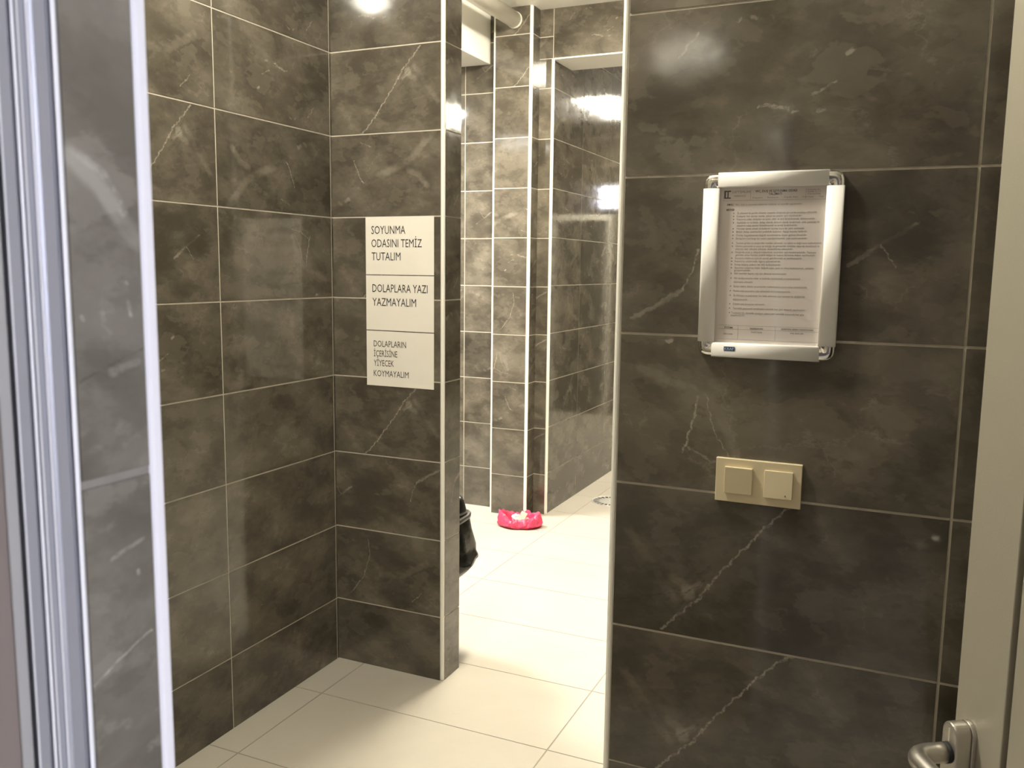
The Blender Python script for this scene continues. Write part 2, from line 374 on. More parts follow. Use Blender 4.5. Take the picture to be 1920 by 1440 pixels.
wall('wall_shower', bm, 'glossy tiled wall running back beyond the opening')
bm, uv, ids = newtile()
core(bm, -2.386+.002, -2.130-T1, YB+T1, YA, 0, ZT)
tiles(bm, uv, ids, (0, YB, 0), (1, 0, 0), (0, 0, 1), -2.374, -2.149, 0, ZT, uj=-2.50, vj=.2595, seed=15, prints={(0, 9): (0, 1), (0, 8): (6, 0), (0, 6): (1, 0), (0, 5): (4, 1), (0, 3): (2, 0), (0, 2): (1, 1)})
tiles(bm, uv, ids, (-2.130, 0, 0), (0, 1, 0), (0, 0, 1), YB+.012, YA, 0, ZT, uj=4.90, vj=.2595, seed=16)
wall('wall_pier', bm, 'narrow tiled pier in the middle of the back wall')
# beam, far walls
bm = bmesh.new(); box(bm, -3.9, -2.462, 2.921, 5.099, 2.83, CEIL)
tag(mk('ceiling_beam', bm, PAINT, bevel=.004), 'white painted beam under the ceiling at the back', 'beam', kind='structure')
bm, uv, ids = newtile(); core(bm, -4.0, -3.9, 2.9, 5.2, 0, ZT)
tiles(bm, uv, ids, (-3.9, 0, 0), (0, 1, 0), (0, 0, 1), 2.9, 5.1, 0, ZT, seed=17); wall('wall_west', bm, 'tiled wall of the locker side hidden behind the partition')
bm, uv, ids = newtile(); core(bm, 4.0, 4.1, -2.4, 9.2, 0, ZT)
tiles(bm, uv, ids, (4.0, 0, 0), (0, -1, 0), (0, 0, 1), -9.1, -1.8, 0, ZT, seed=18); wall('wall_east', bm, 'tiled far right wall of the wash room')
bm, uv, ids = newtile(); core(bm, -2.2, 4.1, 9.032, 9.15, 0, ZT)
tiles(bm, uv, ids, (0, 9.03, 0), (1, 0, 0), (0, 0, 1), -2.1, 4.0, 0, ZT, uj=-2.04, seed=19); wall('wall_far', bm, 'tiled end wall of the shower room')
bm = bmesh.new()
box(bm, -4.2, 4.2, -2.4, -2.3, 0, ZT); box(bm, -4.2, -4.1, -2.3, .2, 0, ZT)
tag(mk('wall_hall', bm, simple('hall_wall_paint', (.20, .17, .14), .8)), 'dull hall wall behind the doorway', 'wall', kind='structure')
# door and window seen as reflections in the glossy wall
d2 = tag(empty('door_2', (-.835, 9.03, 0)), 'white framed doorway mirrored in the glossy shower wall', 'door', kind='structure')
bm = bmesh.new()
box(bm, -1.195, -1.135, 8.99, 9.031, 0, 2.155); box(bm, -.54, -.48, 8.99, 9.031, 0, 2.155); box(bm, -1.135, -.54, 8.99, 9.031, 2.095, 2.155)
kid(mk('door_frame', bm, PVC, bevel=.004), d2)
bm = bmesh.new(); box(bm, -1.134, -.541, 9.005, 9.031, .005, 2.094)
kid(mk('door_leaf', bm, simple('dark_leaf', (.06, .058, .048), .35), bevel=.002), d2)
w1 = tag(empty('window_1', (-1.4, 9.03, 2.335)), 'small bright window mirrored high in the glossy shower wall', 'window', kind='structure')
bm = bmesh.new()
for a in ((-1.72, -1.066, 2.445, 2.48), (-1.72, -1.066, 2.19, 2.222), (-1.72, -1.69, 2.222, 2.445), (-1.066, -1.04, 2.19, 2.48)):
    box(bm, a[0], a[1], 9.0, 9.031, a[2], a[3])
kid(mk('window_frame', bm, simple('grey_window_frame', (.25, .24, .21), .5)), w1)
bm = bmesh.new(); box(bm, -1.69, -1.066, 9.015, 9.03, 2.222, 2.445)
kid(mk('pane', bm, DIFF('sky_pane', DAY, L_WIN)), w1)
# daylight window of the hall behind the camera
w2 = tag(empty('window_2', (4.0, -.95, 1.55)), 'hall window letting daylight onto the doorway frame', 'window', kind='structure')
bm = bmesh.new(); box(bm, 3.985, 3.999, -1.65, -.45, 1.25, 2.85)
kid(mk('pane', bm, DIFF('hall_sky_pane', DAY, L_DAY)), w2)
bm = bmesh.new()
for a in ((-1.72, -1.65, 1.18, 2.92), (-.45, -.38, 1.18, 2.92), (-1.65, -.45, 1.18, 1.25), (-1.65, -.45, 2.85, 2.92)):
    box(bm, 3.96, 4.0, a[0], a[1], a[2], a[3])
kid(mk('window_frame', bm, PVC), w2)

# ------------------------------------------------------------------ tile edge trims
def trim(n, x0, x1, y0, y1, z0, z1, label, r=.006, m=TRIM):
    bm = bmesh.new(); box(bm, x0, x1, y0, y1, z0, z1)
    return tag(mk(f'trim_{n}', bm, m, bevel=r), label, 'trim', kind='structure')
trim(1, -.5245, -.5110, YR-.0012, YR+.013, 0, ZT, 'white corner strip on the left edge of the frame wall', .0105)
trim(2, -1.5400, -1.5255, YF-.0012, YF+.0125, 0, ZT, 'white corner strip on the right edge of the notice wall')
trim(3, -2.3865, -2.3745, YB-.0012, YB+.11, 0, ZT, 'white strip on the left edge of the tiled pier')
trim(4, -2.1485, -2.1288, YB-.0012, YB+.0118, 0, ZT, 'white strip on the right edge of the tiled pier')
trim(5, -2.0515, -2.034, YA-.0012, YA+.0132, 0, ZH+.004, 'white strip on the corner of the shower opening')
trim(6, -2.034, 4.0, YA-.0012, YA+.0115, ZH-.001, ZH+.0075, 'thin white strip along the bottom of the tiled header', .003)
trim(7, XJ-.012, XJ+.0012, .3585, .3685, 0, 2.12, 'bluish white corner strip at the left of the doorway', .003, TRIMW)

# ------------------------------------------------------------------ aluminium door frame at the left edge
def at(ratio, x): return (x, -x*ratio)      # plan point seen along y = ratio*|x|
df = tag(empty('door_frame', (XJ, .29, 0)), 'ribbed silver aluminium door frame at the far left', 'door frame', kind='structure')
def strip(name, mat, pts, back=-.405):
    bm = bmesh.new(); poly = [at(*p) for p in pts]
    poly = poly+[(back, poly[-1][1]), (back, poly[0][1])]
    prism(bm, poly, 0, 2.12)
    bmesh.ops.recalc_face_normals(bm, faces=bm.faces[:])
    o = mk(name, bm, mat); return kid(o, df)
strip('outer_lip', FLIP, [(.704, -.3870), (.7045, -.3835), (.7195, -.3835), (.7205, -.3870)])
strip('gasket', RUBBER, [(.7195, -.3885), (.7285, -.3885)])
strip('profile', ALUP, [(.7265, -.3870), (.7280, -.3850), (.7305, -.3850), (.7440, -.3850), (.7460, -.3870), (.7485, -.3870), (.7490, -.3860),
                         (.7560, -.3860), (.7590, -.3860), (.7680, -.3860), (.7730, -.3860),
                         (.7790, -.3850), (.7800, -.3856), (.7965, -.3856), (.7985, -.3872), (.8030, -.3872), (.8120, -.3866)])
def highlight_bead(r0, r1, x):
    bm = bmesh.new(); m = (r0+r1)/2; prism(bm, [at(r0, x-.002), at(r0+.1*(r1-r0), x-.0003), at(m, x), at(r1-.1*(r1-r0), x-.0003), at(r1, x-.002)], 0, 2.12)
    bmesh.ops.recalc_face_normals(bm, faces=bm.faces[:]); kid(mk('highlight_bead', bm, HILITE), df)
for q in ((.7272, .7300, -.3842), (.7492, .7536, -.3835), (.7566, .7592, -.3838), (.7690, .7722, -.3842), (.8040, .8118, -.3835)): highlight_bead(*q)  # ridge strips in the painted highlight colour

# ------------------------------------------------------------------ open door on the right
P1 = Vector((.0943, 1.25, 0)); D = Vector((.52, -.854, 0)).normalized(); N = Vector((-.854, -.52, 0)).normalized()   # D: to the hinge, N: out of the visible face
door = tag(empty('door_1', P1), 'open cream door with lever handle at the right edge', 'door', kind='structure')
def dpt(s, n, z): return P1+D*s+N*n+Vector((0, 0, z))
def dbox(bm, s0, s1, n0, n1, z0, z1, mi=0):
    v = [bm.verts.new(dpt(s, n, z)) for z in (z0, z1) for s, n in ((s0, n0), (s0, n1), (s1, n1), (s1, n0))]
    for q in ((0, 1, 2, 3), (7, 6, 5, 4), (0, 4, 5, 1), (1, 5, 6, 2), (2, 6, 7, 3), (3, 7, 4, 0)): bm.faces.new([v[i] for i in q]).material_index = mi
    bmesh.ops.recalc_face_normals(bm, faces=bm.faces[:])
bm = bmesh.new(); dbox(bm, 0, .0905, -.045, 0, .012, 2.09); dbox(bm, .86, .95, -.045, 0, .012, 2.09)
dbox(bm, .0905, .86, -.045, 0, .012, .12); dbox(bm, .0905, .86, -.045, 0, 1.98, 2.09)
kid(mk('stile_frame', bm, DOORM, bevel=.0015), door)
bm = bmesh.new(); dbox(bm, .0985, .852, -.038, -.002, .125, 1.975)
kid(mk('door_panel', bm, DOORM, bevel=.001), door)
bm = bmesh.new(); dbox(bm, .0905, .86, -.035, -.022, .12, 1.98)
kid(mk('panel_gasket', bm, DGAP), door)
# lever handle with rounded back plate
hd = empty('handle', P1); hd.parent = door; hd.location = (0, 0, 0)
def dmesh(name, bm, mat, par=hd, **k):
    offset_mesh(bm, -P1); o = mk(name, bm, mat, par, **k); return o
SC, ZC, RW = .030, .9915, .0155
def capsule(bm, n0, n1, r, zt, zb):
    poly = [(r*math.cos(a), zt-r+r*math.sin(a)) for a in [math.pi*k/14 for k in range(15)]]+[(-r, zb), (r, zb)]
    a = [bm.verts.new(dpt(SC+x, n0, z)) for x, z in poly]; b = [bm.verts.new(dpt(SC+x, n1, z)) for x, z in poly]; n = len(poly)
    for i in range(n): bm.faces.new((a[i], a[(i+1) % n], b[(i+1) % n], b[i]))
    bm.faces.new(a); bm.faces.new(b); bmesh.ops.recalc_face_normals(bm, faces=bm.faces[:])
bm = bmesh.new(); capsule(bm, 0, .006, RW+.001, ZC+.0008, .745); dmesh('mounting_plate', bm, STEEL, bevel=.001)
bm = bmesh.new(); capsule(bm, .006, .028, RW, ZC, .745); dmesh('back_plate', bm, STEEL, bevel=.003)
bm = bmesh.new(); dbox(bm, SC-.0012, SC+.0012, .0279, .0284, ZC-.026, ZC-.008); dmesh('slot', bm, simple('slot_highlight', (.85, .8, .7), .3, .5))  # engraved slot with its glint painted as a pale colour
ZL = .950
bm = bmesh.new(); tube(bm, [dpt(SC, .026, ZL), dpt(SC, .034, ZL)], .0135, 24); dmesh('neck_ring', bm, RUBBER)
bm = bmesh.new()
pth = [dpt(SC, .030, ZL), dpt(SC, .048, ZL), dpt(SC, .058, ZL)]
for k in range(1, 9):
    a = math.pi/2*k/8; pth.append(dpt(SC+.020*(1-math.cos(a)), .058+.020*math.sin(a), ZL))
pth += [dpt(SC+.06, .0785, ZL-.001), dpt(SC+.11, .077, ZL-.002), dpt(SC+.125, .076, ZL-.002)]
tube(bm, pth, [.013, .013, .0128]+[.0125]*8+[.0115, .0105, .008], 20); dmesh('lever', bm, STEEL)

# ------------------------------------------------------------------ lettering
def lettering(name, body, mat, parent, x, y, z, width=None, size=.03, sx=1.0, align='LEFT', line=1.0, ext=.0, bold=0.0):
    """text standing on a wall that faces -y, baseline left at x, z"""
    cu = bpy.data.curves.new(name, 'FONT'); cu.body = body; cu.size = size; cu.align_x = align; cu.space_line = line
    cu.offset = bold; cu.fill_mode = 'FRONT'; cu.resolution_u = 2
    tmp = bpy.data.objects.new(name+'_curve', cu); C.objects.link(tmp)
    dg = bpy.context.evaluated_depsgraph_get()
    me = bpy.data.meshes.new_from_object(tmp.evaluated_get(dg)); bpy.data.objects.remove(tmp); bpy.data.curves.remove(cu)
    if width and len(me.vertices):
        xs = [v.co.x for v in me.vertices]; sx = width/max(1e-6, max(xs)-min(xs))
        if align == 'LEFT': me.transform(Matrix.Translation((-min(xs), 0, 0)))
    me.transform(Matrix.Translation((x, y, z)) @ Matrix.Rotation(math.pi/2, 4, 'X') @ Matrix.Diagonal((sx, 1, 1, 1)))
    me.name = name; me.materials.clear(); me.materials.append(mat)
    return me
def join(name, meshes, mats, parent):
    bm = bmesh.new()
    for me, mi in meshes:
        st = len(bm.faces); bm.from_mesh(me); bm.faces.ensure_lookup_table()
        for f in bm.faces[st:]: f.material_index = mi
        bpy.data.meshes.remove(me)
    return kid(mk(name, bm, mats), parent)
def rect(x0, x1, z0, z1, y):
    me = bpy.data.meshes.new('rect'); me.from_pydata([(x0, y, z0), (x1, y, z0), (x1, y, z1), (x0, y, z1)], [], [(0, 1, 2, 3)]); return me

# three paper notices
def sheet(name, x0, x1, z0, z1, y, th=.0006, mat=PAPER, skew=(0, 0, 0, 0), curl=0.0):
    bm = bmesh.new(); n, m = 12, 8; g = []
    for j in range(m+1):
        row = []
        for i in range(n+1):
            u, v = i/n, j/m
            zz = (z0+skew[0]*(1-u)+skew[1]*u)*(1-v)+(z1+skew[2]*(1-u)+skew[3]*u)*v
            yy = y-curl*(.3+.7*math.sin(math.pi*u))*(.25+.75*v*(1-v)*4)
            row.append(bm.verts.new((x0+(x1-x0)*u, yy, zz)))
        g.append(row)
    for j in range(m):
        for i in range(n): bm.faces.new((g[j][i], g[j][i+1], g[j+1][i+1], g[j+1][i]))
    r = bmesh.ops.extrude_face_region(bm, geom=bm.faces[:]); vs = [e for e in r['geom'] if isinstance(e, bmesh.types.BMVert)]
    bmesh.ops.translate(bm, verts=vs, vec=(0, -th, 0)); bmesh.ops.recalc_face_normals(bm, faces=bm.faces[:])
    return mk(name, bm, mat)
NX0, NX1 = -1.857, -1.566
BK = simple('notice_underlay', (.03, .028, .022), .8)
notices = [
 ('top white paper notice reading SOYUNMA ODASINI TEMİZ TUTALIM', 1.5415, 1.7530, (0, 0, 0, .001),
  [('SOYUNMA', -1.8315, 1.6905, -1.6850, .0425), ('ODASINI TEMİZ', -1.8315, 1.6420, -1.6160, .0425), ('TUTALIM', -1.8310, 1.5940, -1.7060, .0425)]),
 ('middle white paper notice reading DOLAPLARA YAZI YAZMAYALIM', 1.3350, 1.5385, (0, -.001, 0, 0),
  [('DOLAPLARA YAZI', -1.8290, 1.4765, -1.5920, .0425), ('YAZMAYALIM', -1.8290, 1.4255, -1.6400, .0425)]),
 ('bottom white paper notice reading DOLAPLARIN İÇERİSİNE YİYECEK KOYMAYALIM', 1.1240, 1.3315, (0, 0, 0, -.001),
  [('DOLAPLARIN', -1.8250, 1.2720, -1.6840, .0335), ('İÇERİSİNE', -1.8250, 1.2350, -1.7220, .0335), ('YİYECEK', -1.8250, 1.1990, -1.7370, .0335), ('KOYMAYALIM', -1.8260, 1.1600, -1.6730, .0335)]),
]
for label, z0, z1, sk, lines in notices:
    o = sheet('paper_notice', NX0, NX1, z0, z1, YF-.0012, skew=sk)
    p = empty('paper_notice', (NX0, YF, z0)); o.name = 'sheet'; p.name = 'paper_notice'; kid(o, p)
    tag(p, label, 'notice', 'white paper notices taped on the partition')
    ms = [(lettering('t', b, INK, None, x, YF-.0023, z, width=x1-x, size=s), 0) for b, x, z, x1, s in lines]
    for m_ in ms: join('lettering', [m_], [INK], p)

# ------------------------------------------------------------------ snap frame with document
fx0, fx1, fz0, fz1 = -.3565, -.1115, 1.4105, 1.7455
fr = tag(empty('snap_frame', ((fx0+fx1)/2, YR, fz0)), 'silver snap frame with chrome corners holding a printed instruction sheet', 'frame')
RWD = .0295; CR = .0265
def rail(horizontal, a0, a1, b0, b1):
    """convex profile rail; a along its length, b across"""
    bm = bmesh.new(); prof = []
    n = 10
    for k in range(n+1):
        t_ = k/n; prof.append((b0+(b1-b0)*t_, YR-.0040-.0105*math.sin(math.pi*(.12+.76*t_))**.35))
    prof = [(b0, YR-.001)]+prof+[(b1, YR-.001)]
    A = [bm.verts.new((a0, y, b) if horizontal else (b, y, a0)) for b, y in prof]
    B = [bm.verts.new((a1, y, b) if horizontal else (b, y, a1)) for b, y in prof]
    for i in range(len(prof)-1):
        f = bm.faces.new((A[i], A[i+1], B[i+1], B[i])); f.smooth = 1 <= i <= n
    bm.faces.new((A[-1], A[0], B[0], B[-1])); bm.faces.new(A); bm.faces.new(B); bmesh.ops.recalc_face_normals(bm, faces=bm.faces[:])
    return kid(mk('rail', bm, SILV), fr)
rail(True, fx0+CR, fx1-CR, fz1-RWD+.004, fz1+.0015); rail(True, fx0+CR, fx1-CR, fz0-.0015, fz0+RWD-.004)
rail(False, fz0+CR, fz1-CR, fx0, fx0+RWD); rail(False, fz0+CR, fz1-CR, fx1-RWD, fx1)
for sx, sz in ((-1, 1), (1, 1), (-1, -1), (1, -1)):
    bm = bmesh.new(); cx = (fx0+CR) if sx < 0 else (fx1-CR); cz = (fz1-CR) if sz > 0 else (fz0+CR)
    rings = []
    prof = [(1.0, .001), (1.0, .006), (.95, .0095), (.84, .012), (.6, .0145), (.32, .0125), (.12, .009), (.02, .0075)]
    for q, hgt in prof:
        row = []
        for k in range(13):
            a = math.pi/2*k/12; ca, sa = math.cos(a), math.sin(a); e_ = .62
            row.append(bm.verts.new((cx+sx*CR*q*ca**e_, YR-hgt, cz+sz*CR*q*sa**e_)))
        rings.append(row)
    for r0, r1 in zip(rings[:-1], rings[1:]):
        for k in range(12): bm.faces.new((r0[k], r0[k+1], r1[k+1], r1[k]))
    bm.faces.new(rings[-1])
    bmesh.ops.recalc_face_normals(bm, faces=bm.faces[:])
    if sum(f.normal.y*f.calc_area() for f in bm.faces) > 0: bmesh.ops.reverse_faces(bm, faces=bm.faces[:])
    tag(kid(mk('corner', bm, CHROME, smooth=True), fr), 'chrome corner cap')
bm = bmesh.new(); box(bm, fx0+.012, fx1-.012, YR-.0030, YR-.0005, fz0+.012, fz1-.012)
kid(mk('backing', bm, simple('backing_board', (.3, .28, .25), .8)), fr)
bm = bmesh.new(); box(bm, -.3065, -.2865, YR-.0152, YR-.0143, 1.4215, 1.4295)
bd = kid(mk('brand_label', bm, BLUE, bevel=.0004), fr); tag(bd, 'blue label with pale letters')
me = lettering('t', 'KRAF', WHITEINK, None, -.3050, YR-.0154, 1.4231, width=.0170, size=.0068, bold=.0001)
lb = bpy.data.objects.new('letters', me); C.objects.link(lb); lb.parent = bd; lb.matrix_parent_inverse = Matrix.Translation(-(Vector(bd.location)+Vector(fr.location)))
# clear cover
t = NT('clear_cover'); tr = t.new('ShaderNodeBsdfTransparent'); gl = t.new('ShaderNodeBsdfGlossy'); gl.inputs['Roughness'].default_value = .06
mx = t.new('ShaderNodeMixShader')
mx.inputs[0].default_value = .05; t.link(tr.outputs[0], mx.inputs[1]); t.link(gl.outputs[0], mx.inputs[2])
t.link(mx.outputs[0], t.n['Material Output'].inputs[0])
bm = bmesh.new(); box(bm, fx0+.024, fx1-.024, YR-.0056, YR-.0052, fz0+.022, fz1-.022)
kid(mk('clear_cover', bm, t.m), fr)
# document
doc = empty('instruction_sheet', (-.2345, YR, 1.43)); tag(doc, 'printed instruction sheet with a bulleted list inside the silver snap frame', 'document')
bm = bmesh.new(); box(bm, -.3395, -.1295, YR-.0040, YR-.0034, 1.4295, 1.7265); kid(mk('sheet', bm, PAPER2), doc)
YD = YR-.0043
LINES = [(1.6738,-.2947,-.1551,1,'İş elbiseleri ile günlük elbiseler soyunma dolabında ayrı yerde muhafaza edilmelidir.'),
(1.6683,-.2953,-.1803,1,'Dolaplar her zaman temiz, sabun ve çöpler ayrı tutulmalıdır.'),(1.6627,-.295,-.1575,1,'Soyunma odası dolapları ve içleri, ıslak ve kirli bırakılmamalı, kilitlenmelidir.'),
(1.6567,-.2947,-.1505,1,'Ayakkabı ve terlikler, dolap altında düzenli olarak bırakılmalı, ıslak ayakkabı ile'),(1.6514,-.2945,-.187,0,'soyunma odası zemini kirletilmemeli ve temiz bırakılmalıdır.'),
(1.6458,-.2943,-.1746,1,'Havlular temiz olmalı ve kullanım sonrası kuru bir yere asılmalıdır.'),(1.6401,-.2948,-.1698,1,'Bütün dolap anahtarları yetkilide bulunur, kayıp hemen bildirilir.'),
(1.6339,-.2945,-.1702,1,'Dolap kapaklarının kapalı tutulmasına özen gösterilmelidir.'),(1.6281,-.2951,-.1692,1,'Dolaplara herhangi bir resim yapıştırılmamalı, yazı yazılmamalıdır.'),
(1.6197,-.2947,-.1441,1,'Tuvalete girişte ve çıkışta eller mutlaka yıkanmalı, sıvı sabun ve kağıt havlu kullanılmalıdır.'),(1.6141,-.2952,-.1483,1,'Üretim personeli tuvalete iş önlüğü ile girmemeli, önlükler dışarıda bırakılmalı ve'),
(1.6089,-.295,-.1925,0,'ellerini her çıkışta yıkayıp dezenfekte etmelidir.'),(1.6031,-.2948,-.1536,1,'Duşlarda sıcak su dikkatli kullanılmalı, musluklar açık bırakılmamalıdır. Tesisatta'),
(1.598,-.2945,-.1541,0,'görülen arıza hemen yetkili kişiye ve bakım birimine haber verilmelidir.'),(1.5923,-.2951,-.1764,1,'Soyunma odalarına yiyecek içecek getirilmemeli ve yenilmemelidir.'),
(1.5866,-.2956,-.2128,1,'Soyunma odalarında sigara içilmemelidir.'),(1.5806,-.2954,-.2125,1,'Dolap başına sadece tek kilit kullanılmalıdır.'),
(1.5748,-.2951,-.1559,1,'Soyunma odalarına hiçbir değerli eşya, para ve cihaz bırakılmamalı, sahipleri'),(1.5701,-.2957,-.2653,0,'gözetmelidir.'),
(1.5644,-.2954,-.2017,1,'Islak zeminler kayma riski için silinerek kurutulmalıdır.'),(1.5558,-.2951,-.1783,1,'Her vardiya sonunda odalar ve lavabolar temizlenmeli ve havalandırılmalı'),(1.5488,-.2956,-.2603,0,'dokümante edilmelidir.'),
(1.5408,-.2952,-.1647,1,'Banyo kabini, lavabo ve tuvaletler kullanıldıktan sonra temiz bırakılmalıdır.'),(1.5325,-.2956,-.1932,1,'Klozet veya pisuarlara çöp atılmamalı ve kirletilmemelidir.'),
(1.524,-.2953,-.1684,1,'İş elbiseleri ve ayakkabılar her hafta yıkanmalı veya temizleri ile değiştirilip'),(1.5166,-.2957,-.2684,0,'değiştirilmelidir.'),
(1.5084,-.2954,-.2371,1,'Çöpler çöp kovasına atılmalıdır.'),(1.5002,-.295,-.1656,1,'Temizlik personeli tarafından temizlik her gün düzenli yapılmalıdır.'),
(1.4919,-.2979,-.1682,1,'Tuvaletlerde, temizlik çizelgesi üzerinden temizlik kontrolü her gün'),(1.4873,-.2985,-.2719,0,'yapılmalıdır.')]
k = 1.0045; cx = -.2345
def dxz(x): return x*1.0
ms = [(lettering('t', s_, INK2, None, a, YD, z-.0013, width=b-a, size=.0049, bold=.00003), 0) for z, a, b, _, s_ in LINES]
tag(join('body_text', ms, [INK2], doc), 'grey printed lines')
ms = []
for z, a, b, bl, _ in LINES:
    if bl:
        me = bpy.data.meshes.new('dot'); q = [(-.3008+.0010*math.cos(i*math.pi/4), YD, z+.0002+.0010*math.sin(i*math.pi/4)) for i in range(8)]
        me.from_pydata(q, [], [tuple(range(8))]); ms.append((me, 0))
tag(join('bullets', ms, [INK3], doc), 'black bullet dots')
T = lambda s_, a, b, z, sz, bo=0: (lettering('t', s_, INK3, None, a, YD, z, width=b-a, size=sz, bold=bo), 0)
ms = [T('WC, DUŞ VE SOYUNMA ODASI', -.2640, -.1915, 1.7108, .0058, .00012), T('TALİMATI', -.2405, -.2170, 1.7056, .0058, .00012),
      T('AMAÇ:', -.3140, -.3015, 1.6880, .0052, .00012), T('METOD', -.3145, -.3000, 1.6785, .0052, .00012),
      T('HAZIRLAYAN', -.2620, -.2390, 1.4625, .0040, .00006), T('İSİM', -.3090, -.2940, 1.4630, .0040, .00006),
      T('KONTROL EDEN / ONAYLAYAN', -.2060, -.1510, 1.4635, .0040, .00006), T('PERSONEL', -.3100, -.2930, 1.4510, .0036), T('İDARİ İŞLER', -.2600, -.2400, 1.4560, .0036), T('MÜDÜR', -.1900, -.1670, 1.4565, .0036)]
for m_ in ms: join('heading', [m_], [INK3], doc)
G_ = lambda s_, a, b, z, sz: (lettering('t', s_, INK2, None, a, YD, z, width=b-a, size=sz), 0)
ms = [G_('WC, duş ve soyunma odalarının kullanım ve temizlik uygulamaları.', -.2990, -.1810, 1.6878, .0049), G_('OPTİMUM', -.3055, -.2735, 1.7100, .0058), G_('MERKEZİ', -.3015, -.2805, 1.7035, .0044),
      G_('Doküman No', -.1740, -.1520, 1.7125, .0036), G_('Sayfa 1 / 1', -.1740, -.1520, 1.7090, .0036), G_('Yürürlük', -.1745, -.1505, 1.7050, .0038)]
for s_, a, b in (('Yayın', -.270, -.251), ('Revizyon', -.242, -.223), ('Tarih No', -.214, -.189), ('Hazırlayan', -.182, -.163), ('Onay', -.154, -.146)):
    ms.append(G_(s_, a, b, 1.7000, .0038))
tag(join('header_text', ms, [INK2], doc), 'fine grey header text'); ms = []
for z in (1.6965, 1.4685, 1.4615, 1.4425): ms.append((rect(-.3205, -.1420, z, z+.0004, YD), 0))
for x, z0, z1 in ((-.3205, 1.6965, 1.716), (-.2725, 1.6965, 1.716), (-.1765, 1.6965, 1.716), (-.142, 1.6965, 1.716), (-.284, 1.4425, 1.4685), (-.217, 1.4425, 1.4685)):
    ms.append((rect(x, x+.0004, z0, z1, YD), 0))
join('header_rule', [m_ for i_, m_ in enumerate(ms) if i_ in (0, 4, 5, 6, 7)], [INK2], doc); join('footer_rule', [m_ for i_, m_ in enumerate(ms) if i_ in (1, 2, 3, 8, 9)], [INK2], doc)
ms = [(rect(-.3195, -.3165, 1.7005, 1.7150, YD-.0001), 0), (rect(-.3195, -.3075, 1.7125, 1.7150, YD-.0001), 0), (rect(-.3195, -.3075, 1.7005, 1.7028, YD-.0001), 0),
      (rect(-.3140, -.3115, 1.7028, 1.7125, YD-.0001), 0)]
tag(join('logo', ms, [INK3], doc), 'dark blocky emblem')

# ------------------------------------------------------------------ light switch
sw = tag(empty('light_switch', (-.234, YR, 1.176)), 'champagne double light switch on the dark tiled wall', 'light switch')
bm = bmesh.new(); box(bm, -.3125, -.1555, YR-.0085, YR+.001, 1.1335, 1.2170)
kid(mk('plate', bm, GOLD, bevel=.0012), sw)
def rocker(cx, cz, tilt, mark):
    bm = bmesh.new(); hw = .0255
    ft, fb = .0062+tilt, .0062-tilt
    v = [bm.verts.new(p) for p in ((cx-hw, YR-.0085, cz-hw), (cx+hw, YR-.0085, cz-hw), (cx+hw, YR-.0085, cz+hw), (cx-hw, YR-.0085, cz+hw),
                                   (cx-hw, YR-.0085-fb, cz-hw), (cx+hw, YR-.0085-fb, cz-hw), (cx+hw, YR-.0085-ft, cz+hw), (cx-hw, YR-.0085-ft, cz+hw))]
    for q in ((0, 1, 2, 3), (4, 7, 6, 5), (0, 4, 5, 1), (1, 5, 6, 2), (2, 6, 7, 3), (3, 7, 4, 0)): bm.faces.new([v[i] for i in q])
    bmesh.ops.recalc_face_normals(bm, faces=bm.faces[:])
    r = kid(mk('rocker', bm, GOLD, bevel=.0008), sw)
    if mark:
        bm = bmesh.new(); y = YR-.0085-fb-.0002
        for z in (0, .0018): box(bm, cx+.0125, cx+.0150, y-.0004, y, cz-.0205+z, cz-.0195+z)
        m = mk('mark', bm, DGAP); m.parent = r; m.matrix_parent_inverse = Matrix.Translation(-(Vector(r.location)+Vector(sw.location)))
rocker(-.2690, 1.1765, .0022, False); rocker(-.1960, 1.1765, -.0018, True)

# ------------------------------------------------------------------ pipe
pp = tag(empty('waste_pipe', (-2.246, 4.0, 3.043)), 'white plastic pipe running under the ceiling into the tiled pier', 'pipe')
bm = bmesh.new(); tube(bm, [(-2.246, 2.921, 3.043), (-2.246, 4.984, 3.043)], .047, 40); kid(mk('pipe', bm, PVC), pp)
bm = bmesh.new(); tube(bm, [(-2.246, 4.966, 3.043), (-2.246, 4.984, 3.043)], .0490, 40); kid(mk('socket', bm, PVC, bevel=.002), pp)

# ------------------------------------------------------------------ floor drain
dr = tag(empty('floor_drain', (-1.765, 5.60, 0)), 'round steel floor drain with a ring of dark slots', 'drain')
R0 = .128; DRAINM = simple('drain_steel', (.62, .60, .56), .3, .4)
bm = bmesh.new()
def ringm(bm, rs, n=64):
    rows = [[bm.verts.new((-1.765+r*math.cos(2*math.pi*k/n), 5.60+r*math.sin(2*math.pi*k/n), z)) for k in range(n)] for r, z in rs]
    for a, b in zip(rows[:-1], rows[1:]):
        for k in range(n): bm.faces.new((a[k], a[(k+1) % n], b[(k+1) % n], b[k]))
    return rows
ringm(bm, [(R0, .000), (R0, .003), (R0-.004, .004), (R0-.010, .003), (R0-.010, .0005)]); kid(mk('rim', bm, DRAINM, smooth=True), dr)
bm = bmesh.new(); r_ = ringm(bm, [(R0-.010, .001), (R0-.051, .001)]); kid(mk('slot_well', bm, RUBBER), dr)
bm = bmesh.new(); n = 22
